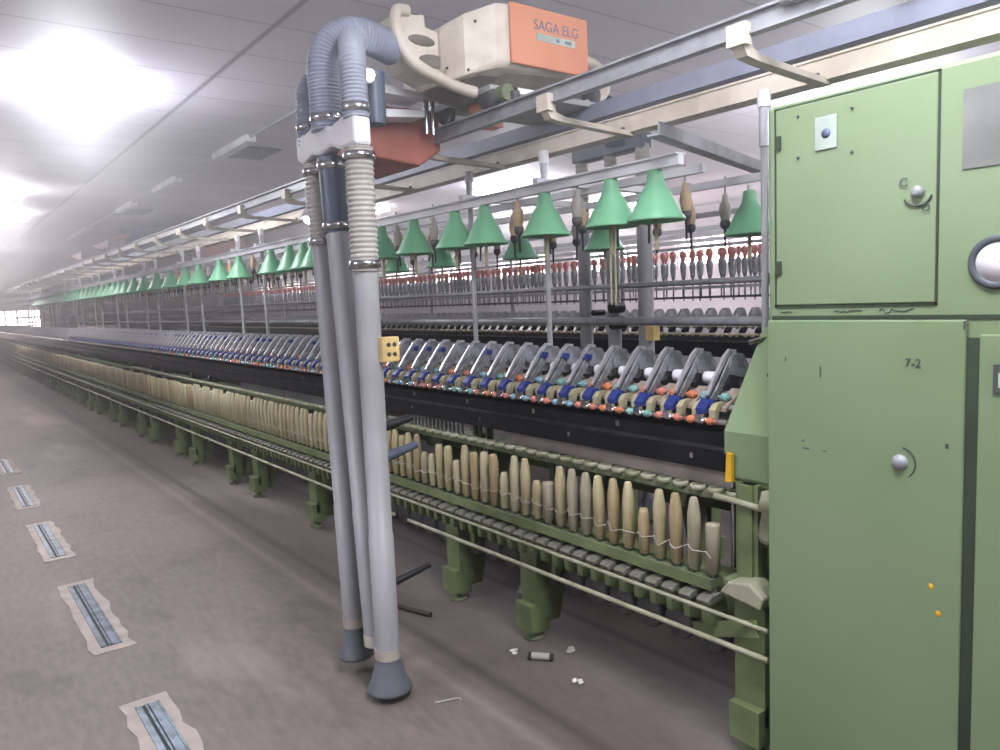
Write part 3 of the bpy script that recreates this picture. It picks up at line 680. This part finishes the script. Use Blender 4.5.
MB().tube([(1.50, 2.70, 2.20), (1.50, 2.70, 2.40)], .045, 14).build('inlet_cylinder', 'rubber', tc)
wl = MB().lathe([(0, -.01), (.028, -.012), (.03, .012), (0, .02)], (1.437, 2.63, 2.36), 12, 'y').build('work_lamp', 'white', tc)
MB().ball((1.437, 2.615, 2.36), .022, 10, 6).build('lamp_bulb', 'spot', wl)
# white manifold and the three hose lines at the front
PX = 1.29
yA, yB, yC = 2.455, 2.69, 2.876
mf = MB().prism([(2.405, 2.05), (2.405, 2.15), (2.50, 2.165), (2.60, 2.15), (2.66, 2.165), (2.75, 2.18), (2.83, 2.165), (2.90, 2.175), (2.915, 2.15), (2.915, 2.075), (2.86, 2.05), (2.78, 2.075), (2.70, 2.06), (2.60, 2.075), (2.52, 2.05)], PX-.038, PX+.030, 'x').build('manifold', 'white', tc, bevel=.014)
def band(y, z, r, parent): 
    MB().lathe([(r, -.014), (r+.006, -.014), (r+.006, .014), (r, .014), (r, -.014)], (PX, y, z), 18).build('hose_clamp', 'chrome', parent)
h1 = ribbed(curve([(PX, yB, 2.15), (PX, yB, 2.28), (PX+.0, yB, 2.40), (PX+.035, yB-.01, 2.475), (PX+.11, yB-.03, 2.515), (PX+.20, 2.67, 2.515), (PX+.31, 2.72, 2.51)], 8), .064, .013, .004, 18).build('suction_hose', 'hose', tc); band(yB, 2.195, .06, h1)
h2 = ribbed(curve([(PX, yA, 2.15), (PX, yA+.005, 2.26), (PX+.008, yA+.02, 2.36), (PX+.04, yA+.08, 2.44), (PX+.12, yA+.19, 2.49)], 8), .048, .013, .004, 18).build('suction_hose', 'hose2', tc); band(yA, 2.185, .046, h2)
h3 = ribbed(curve([(PX, yC, 2.13), (PX, yC, 2.26), (PX+.02, yC+.01, 2.36), (PX+.10, yC+.02, 2.41), (PX+.3, yC, 2.42)], 8), .04, .016, .004).build('suction_hose', 'hose', tc); band(yC, 2.20, .037, h3)
def drop_pipe(yt, yb, zt, zb_, r, hose_m, hose_r, rib, cone_):
    top = Vector((PX, yt, zt)); bot = Vector((PX, yb, zb_))
    p = MB().tube([top, top.lerp(bot, .3), top.lerp(bot, .68), top.lerp(bot, .681), bot], [r, r, r, r*1.06, r*1.06], 20).build('suction_pipe', 'pipe', tc)
    up = Vector((PX, yt+(yt-yb)*(2.05-zt)/(zt-zb_), 2.05))
    if rib: ribbed([up, top-Vector((0, 0, .02))], hose_r, .018, .004, 18).build('pipe_hose', hose_m, p)
    else: MB().tube([up, top-Vector((0, 0, .02))], hose_r, 20).build('pipe_hose', hose_m, p)
    for z in (2.02, zt+.005):
        t = (z-zt)/(zb_-zt); c = top.lerp(bot, t)
        MB().lathe([(hose_r, -.013), (hose_r+.006, -.013), (hose_r+.006, .013), (hose_r, .013), (hose_r, -.013)], tuple(c), 18).build('hose_clamp', 'chrome', p)
    d = (bot-top).normalized()
    MB().tube([bot-d*.032, bot+d*.010], r*1.12, 20).build('pipe_collar', 'collar', p)
    if cone_:
        c = MB(); prof = [(r*.95, 0), (r*1.0, -.01), (cone_*.82, -.095), (cone_, -.125), (cone_+.002, -.135), (cone_-.006, -.135), (r*.8, -.02)]
        c.lathe(prof, tuple(bot), 28).build('nozzle_cone', 'conegrey', p)
    return p
pA = drop_pipe(2.457, 2.462, 1.635, .165, .044, 'hose3', .052, True, .084)
pB = drop_pipe(2.66, 2.545, 1.79, .19, .045, 'rubber', .051, False, 0)
pC = drop_pipe(2.81, 2.735, 1.745, .20, .041, 'hose3', .044, True, .07)
# plug box and side nozzles
bx_ = MB().box(PX+.012, PX+.082, 2.385, 2.43, 1.285, 1.375).build('socket_box', 'yellow', tc, bevel=.004)
for z in (1.313, 1.348):
    for x in (PX+.036, PX+.06): MB().lathe([(0, -.003), (.008, -.003), (.008, .001), (0, .001)], (x, 2.385, z), 10, 'y').build('socket_hole', 'ink', bx_)
for (z, dz, ln, r, mm) in ((1.04, .02, .12, .016, 'blackp'), (.925, .03, .14, .017, 'rubber'), (.44, .03, .17, .012, 'blackp')):
    MB().tube([(PX+.03, 2.45, z), (PX+.03+ln*.6, 2.45, z+dz*.6), (PX+.03+ln, 2.45, z+dz)], [r*1.25, r, r*.8], 12).build('side_nozzle', mm, tc)
# hose lines on the far side of the machine
fx = 3.7
fm = MB().box(fx-.05, fx+.05, 3.22, 3.86, 2.39, 2.49).build('far_manifold', 'rubber', tc, bevel=.012)
for (y, r, lab) in ((3.26, .05, 'hose3'), (3.54, .045, 'hose3'), (3.81, .045, 'hose3')):
    p = MB().tube([(fx, y, .15), (fx, y, 1.95)], r, 16).build('suction_pipe', 'pipe', tc)
    ribbed([(fx, y, 1.93), (fx, y, 2.42)], r, .026, .006, 16).build('pipe_hose', lab, p)
    MB().lathe([(r*.9, .16), (r*1.0, .15), (r*1.9, .03), (r*1.9, .02), (r, .1)], (fx, y, 0), 20).build('nozzle_cone', 'conegrey', p)
MB().box(fx-.06, fx+.0, 3.15, 3.215, 1.19, 1.28).build('socket_box', 'yellow', tc)
for (y, z, r) in ((3.45, 1.40, .035), (3.62, 1.37, .02), (3.44, 1.30, .042)): MB().tube([(fx-.12, y, z), (fx-.02, y, z)], r, 14).build('side_nozzle', 'black', tc)
ribbed(curve([(fx, 3.45, 2.45), (fx-.02, 3.44, 2.55), (fx-.12, 3.42, 2.62), (fx-.3, 3.36, 2.62), (fx-.7, 3.15, 2.58), (2.5, 2.9, 2.56)], 8), .10, .02, .006, 18).build('far_hose', 'rubber', tc)
MB().tube(curve([(2.5, 2.75, 2.62), (2.68, 2.72, 2.625), (2.767, 2.70, 2.585), (2.76, 2.67, 2.49), (2.66, 2.63, 2.42), (2.56, 2.6, 2.388)], 8), [.03]*24+[.03-.0011*k for k in range(17)], 12).build('blow_pipe', 'cream', tc)

# ------------------------------------------------------------------ second spinning frame across the far aisle
f2 = tag(empty('ring_spinning_frame', (5.9, 3.0, 0)), 'grey spinning machine standing parallel behind the front machine, across the next aisle', 'spinning machine')
YS, YE = 2.6, 34.0
def rail2(name, m, x0, x1, z0, z1): return MB().box(x0, x1, YS, YE, z0, z1).build(name, m, f2)
rail2('roller_beam', 'black', 5.0, 5.10, .95, 1.075); rail2('drafting_bed', 'dgrey', 5.1, 6.6, .93, 1.12); rail2('bobbin_rail', 'dgreen', 4.95, 5.05, .50, .55)
rail2('base_beam', 'dgreen', 5.1, 5.3, .3, .48)
rail2('guide_rail', 'steel', 5.28, 5.31, 1.50, 1.525); rail2('creel_rail', 'white', 5.25, 5.28, 1.98, 2.02); rail2('creel_rail', 'white', 5.75, 5.78, 1.98, 2.02); rail2('creel_rail', 'white', 6.2, 6.23, 1.96, 2.0)
rail2('thread_rail', 'dgrey', 5.25, 5.27, 1.42, 1.44); rail2('holder_rail', 'steel', 5.29, 5.33, 1.845, 1.865); rail2('holder_rail', 'steel', 5.69, 5.73, 1.875, 1.895)
a2 = arm_body().build('drafting_arm', 'lgrey'); latch_mesh().build('latch', 'black', a2); roller_mesh(.0, .03, .016, .013).build('front_top_roller', 'tan', a2); roller_mesh(.1, .085, .016, .013).build('back_top_roller', 'beige', a2)
for k in range(100):
    o = a2 if k == 0 else dup(a2)
    o.parent = f2; o.location = (5.04-5.9, 3.2+.14*k-3.0, 1.10)
m = MB(); k = 100
while 3.2+.14*k < YE-.2:
    m.add([(p[0]+5.04, p[1]+3.2+.14*k, p[2]+1.10) for p in am.v], am.f); k += 1
m.build('drafting_arm', 'lgrey', f2)['kind'] = 'stuff'
q0 = None
for k in range(18):
    y = 3.3+1.7*k
    if q0 is None:
        q0 = MB().tube([(0, 0, 1.05), (0, 0, 2.0)], .02, 8).build('creel_post', 'steel'); o = q0
        MB().box(-.05, .05, -.05, .05, 0, .95).build('leg', 'mgreen', q0)
    else: o = dup(q0)
    o.parent = f2; o.location = (5.35-5.9, y-3.0, 0)
    MB().box(5.25, 6.23, y-.02, y+.02, 2.02, 2.05).build('cross_bar', 'white', f2)
rc = MB().lathe([(0, 1.74), (.012, 1.74), (.024, 1.73), (.026, 1.70), (.02, 1.62), (.008, 1.58), (.006, 1.40), (0, 1.40)], (0, 0, 0), 8).build('spool_hanger', 'grey')
MB().lathe([(0, 1.835), (.016, 1.83), (.028, 1.815), (.028, 1.785), (.018, 1.77), (.012, 1.73), (0, 1.73)], (0, 0, 0), 8).build('red_cap', 'red', rc)
fst = True
for (x, dz) in ((5.31, 0), (5.71, .03)):
    for k in range(130):
        o = rc if fst else dup(rc); fst = False
        o.location = (x, 3.0+.105*k+rnd.uniform(-.02, .02), dz); 
        tag(o, ('grey spool hanger with red top, front row on the machine behind' if x < 5.5 else 'red-topped grey spool hanger, rear row on the machine behind'), 'spool hanger', 'red-topped hangers, %s row of the back machine' % ('front' if x < 5.5 else 'rear'))

# ------------------------------------------------------------------ ceiling fittings
def luminaire(name, x, y, lx, ly, label, m='lamp', tubes=6, power=0, drop=.06, cat='ceiling light'):
    e = tag(empty(name, (x, y, ZC)), label, cat)
    if m and tubes > 1: MB().box(x-.06, x+.06, y-ly*.42, y+ly*.42, ZC-.03, ZC-.002).box(x-lx*.45, x+lx*.45, y-.02, y+.02, ZC-drop, ZC-.03).build('light_housing', 'white', e)
    else: MB().box(x-lx/2, x+lx/2, y-ly/2, y+ly/2, ZC-drop, ZC-.002).build('light_housing', 'white', e)
    if m:
        t = MB(); along = ly >= lx; L_ = max(lx, ly)*.48; W_ = min(lx, ly)
        for k in range(tubes):
            o = (k+.5)/tubes*W_-W_/2
            p = [(x+o, y-L_, ZC-drop-.03), (x+o, y+L_, ZC-drop-.03)] if along else [(x-L_, y+o, ZC-drop-.03), (x+L_, y+o, ZC-drop-.03)]
            t.tube(p, .03 if tubes > 1 else .014, 8)
        t.build('light_tube', m, e)
    if power:
        l = bpy.data.lights.new('light_source', 'POINT'); l.shadow_soft_size = .22; l.energy = power*PW*.64; l.color = (.90, .93, 1.0) if y < 10 else (1.0, .87, .89)
        lo = bpy.data.objects.new('light_source', l); COL.objects.link(lo); lo.parent = e; lo.location = (0, 0, -.45)
        l = bpy.data.lights.new('light_panel', 'AREA'); l.shape = 'RECTANGLE'; l.size = lx; l.size_y = ly; l.energy = power*PW*.24; l.color = (1.0, .975, .96) if y < 10 else (1.0, .90, .91)
        lo = bpy.data.objects.new('light_panel', l); COL.objects.link(lo); lo.parent = e; lo.location = (0, 0, -drop-.08)
    return e
luminaire('ceiling_light', 1.1, 6.5, .62, 1.0, 'big glaring white ceiling light over the aisle, upper left', power=140)
luminaire('ceiling_light', 1.0, 12.1, .6, .9, 'bright ceiling light at the left edge, beyond the biggest one', power=85)
luminaire('ceiling_light', 1.2, 14.8, .8, .5, 'small bright ceiling light furthest along the left edge', power=60)
luminaire('ceiling_light', 1.1, 0.6, .8, 1.3, 'white ceiling light over the aisle above the viewer', power=150)
luminaire('ceiling_light', 6.4, 12.6, .8, 1.6, 'glowing ceiling light behind the overhead rails, nearer the pipes', power=170)
luminaire('ceiling_light', 7.3, 9.0, .8, 1.4, 'glowing ceiling light behind the rails, above the green cones', power=210)
luminaire('ceiling_light', 1.1, 22, .8, 1.2, 'faint distant ceiling light over the far part of the aisle', power=260)
luminaire('ceiling_light', 1.1, 32, .8, 1.2, 'unseen ceiling light added deep down the aisle to brighten the far end', power=300)  # added lamp out of view, lifts the brightness of the far end
luminaire('ceiling_light', 4.3, -.9, .8, 1.2, 'unseen ceiling light added over the next aisle to brighten under the machine', power=280)  # added fill lamp out of view, lightens the floor beneath the frame
luminaire('ceiling_light', -2.4, 3.2, .8, 1.3, 'unseen ceiling light added beyond the left edge to brighten pipes and cabinet', power=130)  # added fill lamp out of view, lights pipes and cabinet from the left
luminaire('ceiling_light', 1.1, -3.2, .8, 1.3, 'ceiling light over the aisle, behind the viewer', power=130)
luminaire('ceiling_light', 7.0, 3.5, .8, 1.2, 'ceiling light over the next aisle, hidden behind the cabinet', power=260)
luminaire('ceiling_light', 10.5, 10, .8, 1.2, 'ceiling light in the furthest aisle near the side windows', power=240)
luminaire('fluorescent_tube', 5.96, 2.6, .09, 1.0, 'lit fluorescent tube on the ceiling above the cabinet', tubes=1)
for (y, lab) in ((8.1, 'unlit ceiling tube fitting nearest the suction pipes, beside a dark vent'), (10.8, 'short unlit ceiling tube fitting, second from the pipes'), (13.3, 'unlit ceiling tube fitting beside the smaller vent'), (17.8, 'furthest unlit ceiling tube fitting above the left end of the rail')):
    luminaire('fluorescent_tube', 2.785, y, .1, 1.1 if y < 17 else 2.4, lab, m=None, drop=.07)
tag(MB().tube([(2.78, 5.2, ZC-.02), (2.78, 21, ZC-.02)], .014, 6).build('conduit', 'plate'), 'thin pale conduit on the ceiling linking the unlit tube fittings', 'conduit')
for (x, y, w, lab) in ((3.12, 8.5, .4, 'dark square ceiling vent beside the nearest unlit tube'), (3.05, 14.2, .5, 'smaller-looking dark ceiling vent further left along the conduit')):
    v = tag(MB().box(x-w/2, x+w/2, y-w, y+w*.6, ZC-.012, ZC-.001).build('ceiling_vent', 'ceil_metal'), lab, 'vent')
for (x, y, z, lab) in ((1.985, 4.5, 2.05, 'small round bright lamp left of the hoses above the green cones'),):
    e = tag(empty('spot_lamp', (x, y, ZC)), lab, 'lamp')
    MB().tube([(x, y, z+.03), (x, y, ZC if z > 2.5 else 2.23)], .008, 6).build('lamp_rod', 'white', e)
    MB().lathe([(0, .05), (.025, .045), (.05, .005), (.045, .0), (0, .02)], (x, y, z), 14).build('lamp_reflector', 'white', e)
    MB().ball((x, y, z-.01), .045 if z > 2.5 else .03, 10, 6).build('lamp_bulb', 'spot', e)
# cloths hanging beyond
def cloth(pts, m, lab, y):
    vs = []; P = pts; n = len(P)
    b = MB().prism(P, y-.01, y+.03); return tag(b.build('hanging_cloth', m), lab, 'cloth')
cloth([(2.33, 2.60), (2.50, 2.68), (2.51, 2.54), (2.43, 2.53)], 'pinkcloth', 'pink cloth hanging furthest left above the creel', 16)
cloth([(2.72, 2.79), (2.98, 2.90), (2.97, 2.76), (2.86, 2.73)], 'pinkcloth', 'pink cloth hanging between two others above the creel', 16.02)
cloth([(3.05, 2.93), (3.42, 3.08), (3.36, 2.94), (3.2, 2.90)], 'fadedred', 'reddish pink cloth hanging right of the other two, by the blue sheet', 16.04)
cloth([(3.35, 2.86), (3.3, 3.18), (4.5, 3.18), (4.5, 2.72), (3.9, 2.66)], 'bluecloth', 'blue sheet hanging behind the overhead rail at the left', 16.3)
cloth([(4.55, 2.60), (4.55, 3.10), (5.6, 3.18), (5.7, 2.80), (5.1, 2.55)], 'fadedred', 'faded reddish sheet hanging between rail and creel, beside the blue one', 16.2)

# ------------------------------------------------------------------ floor inlets and litter
def inlet(y0, y1, lab, n):
    e = tag(empty('floor_suction_inlet', (.545, (y0+y1)/2, 0)), lab, 'floor inlet', 'slots in the aisle floor')
    r = random.Random(n); L_ = []; R_ = []
    for k in range(13):
        y = y0+(y1-y0)*k/12; L_.append((.462+r.uniform(-.008, .008), y)); R_.append((.632+r.uniform(-.012, .014), y))
    MB().prism(L_+R_[::-1], -.004, .004, 'z').build('mortar_patch', 'patch', e)
    a, b = y0+.06, y1-.06
    MB().box(.508, .590, a, b, .002, .0055).build('slot_opening', 'slotdark', e)
    g = MB()
    for x in (.509, .543, .556, .587): g.box(x-.004, x+.004, a, b, .004, .009)
    g.box(.51, .528, a, b, .004, .007).box(.56, .583, a, b, .004, .0065)
    g.build('slot_rail', 'slot', e)
inlet(1.98, 3.09, 'floor slot nearest the bottom edge, steel channel in pale mortar', 1)
inlet(3.64, 4.74, 'second floor slot from the bottom, its mortar edge palest', 2)
inlet(5.27, 6.33, 'third floor slot from the bottom, with rough patched channel', 3)
inlet(6.89, 7.89, 'fourth floor slot from the bottom, close to the left edge', 4)
inlet(8.55, 9.5, 'furthest floor slot, cut by the left edge of the picture', 5)
tag(MB().tube([(1.60, 3.45, .016), (1.72, 3.17, .014), (1.79, 2.96, .012)], .012, 8).build('stick', 'wood'), 'dark brown stick lying on the floor right of the suction pipes', 'stick')
tag(MB().tube(curve([(1.385, 2.295, .004), (1.42, 2.28, .006), (1.47, 2.262, .005), (1.468, 2.24, .004)], 6), .003, 5).build('straw', 'lint'), 'thin pale straw lying in front of the suction cones', 'straw')
tag(MB().lathe([(.022, 0), (.034, 0), (.036, .02), (.03, .045), (.02, .045), (.022, 0)], (2.28, 2.85, 0), 16).build('pipe_ring', 'steel'), 'small metal ring standing on the floor between two machine legs', 'ring')
def scrap(x, y, s, lab):
    b = MB()
    r = random.Random(int(x*1000))
    for k in range(4): b.ball((x+r.uniform(-.03, .03)*s, y+r.uniform(-.03, .03)*s, .008*s), .018*s, 7, 5, (1.2, 1, .5))
    tag(b.build('lint_scrap', 'lint'), lab, 'lint')
scrap(1.85, 2.41, .7, 'small white lint scrap on the floor below the second machine leg')
scrap(2.03, 2.25, .8, 'white lint scrap right of the fallen bobbin stub on the floor')
scrap(1.885, 2.05, .6, 'tiny lint scrap on the floor nearest the viewer, below the other scraps')
scrap(2.6, 3.4, 1.1, 'pale lint scrap lying deep under the spinning machine')
sb = tag(MB().tube([(1.875, 2.315, .016), (1.925, 2.255, .016)], .015, 12).build('bobbin_stub', 'lint'), 'short bobbin stub with brown ends lying on the floor below the second leg', 'bobbin stub')
MB().tube([(1.867, 2.325, .016), (1.876, 2.314, .016)], .0165, 12).build('stub_end', 'wood', sb); MB().tube([(1.924, 2.256, .016), (1.933, 2.245, .016)], .0165, 12).build('stub_end', 'wood', sb)

# ------------------------------------------------------------------ dust haze that also stands in for lens flare
hm = bpy.data.materials.new('dust_and_flare_veil'); hm.use_nodes = True; nt = hm.node_tree; nt.nodes.remove(nt.nodes['Principled BSDF'])
vs_ = nt.nodes.new('ShaderNodeVolumeScatter'); vs_.inputs['Color'].default_value = (.94, .95, 1.0, 1);  vs_.inputs['Anisotropy'].default_value = .35
geo = nt.nodes.new('ShaderNodeNewGeometry'); sp_ = nt.nodes.new('ShaderNodeSeparateXYZ'); nt.links.new(geo.outputs['Position'], sp_.inputs[0])
m1 = nt.nodes.new('ShaderNodeMapRange'); m1.inputs[1].default_value = 4; m1.inputs[2].default_value = 16; m1.inputs[3].default_value = 0; m1.inputs[4].default_value = HAZE
m2 = nt.nodes.new('ShaderNodeMapRange'); m2.inputs[1].default_value = 1.5; m2.inputs[2].default_value = 2.6; m2.inputs[3].default_value = .004; m2.inputs[4].default_value = .065  # extra density up high imitates the veil of lens flare
ad = nt.nodes.new('ShaderNodeMath'); ad.operation = 'ADD'
nt.links.new(sp_.outputs[1], m1.inputs[0]); nt.links.new(sp_.outputs[2], m2.inputs[0]); nt.links.new(m1.outputs[0], ad.inputs[0]); nt.links.new(m2.outputs[0], ad.inputs[1])
nt.links.new(ad.outputs[0], vs_.inputs['Density'])
nt.links.new(vs_.outputs[0], nt.nodes['Material Output'].inputs['Volume'])
hz = MB().box(XL-.6, XR+.6, YB-.6, YF+.6, -.3, ZC+.3).build('dust_flare_veil', hm); hz['kind'] = 'stuff'
tag(hz, 'thin dust haze and lens-flare veil built as mist through the whole hall', 'haze', None, 'stuff')

# ------------------------------------------------------------------ world, camera, view
w = bpy.data.worlds.new('World'); scn.world = w; w.use_nodes = True
bg = w.node_tree.nodes['Background']; bg.inputs[0].default_value = (1.0, .80, .83, 1); bg.inputs[1].default_value = 24.0
cam = bpy.data.cameras.new('Camera'); co = bpy.data.objects.new('Camera', cam); COL.objects.link(co)
cam.sensor_width = 36; cam.lens = 27.0; cam.clip_start = .02; cam.clip_end = 200
f_ = 750.
v1 = Vector((-80-500, 322-375, f_)).normalized(); vv = Vector((900-500, 8400-375, f_)); dn = (vv-v1*vv.dot(v1)).normalized(); rt = dn.cross(v1)
# columns: camera x (image right), y (image up), z (backwards) written in world axes (x across, y along, z up)
R = Matrix(((rt.x, -rt.y, -rt.z), (v1.x, -v1.y, -v1.z), (-dn.x, dn.y, dn.z)))
co.matrix_world = Matrix.Translation((0, 0, 1.5)) @ R.to_4x4()
scn.camera = co
scn.view_settings.view_transform = 'Standard'; scn.view_settings.look = 'None'; scn.view_settings.gamma = 1.0; scn.view_settings.use_curve_mapping = False
scn.view_settings.exposure = 0.0
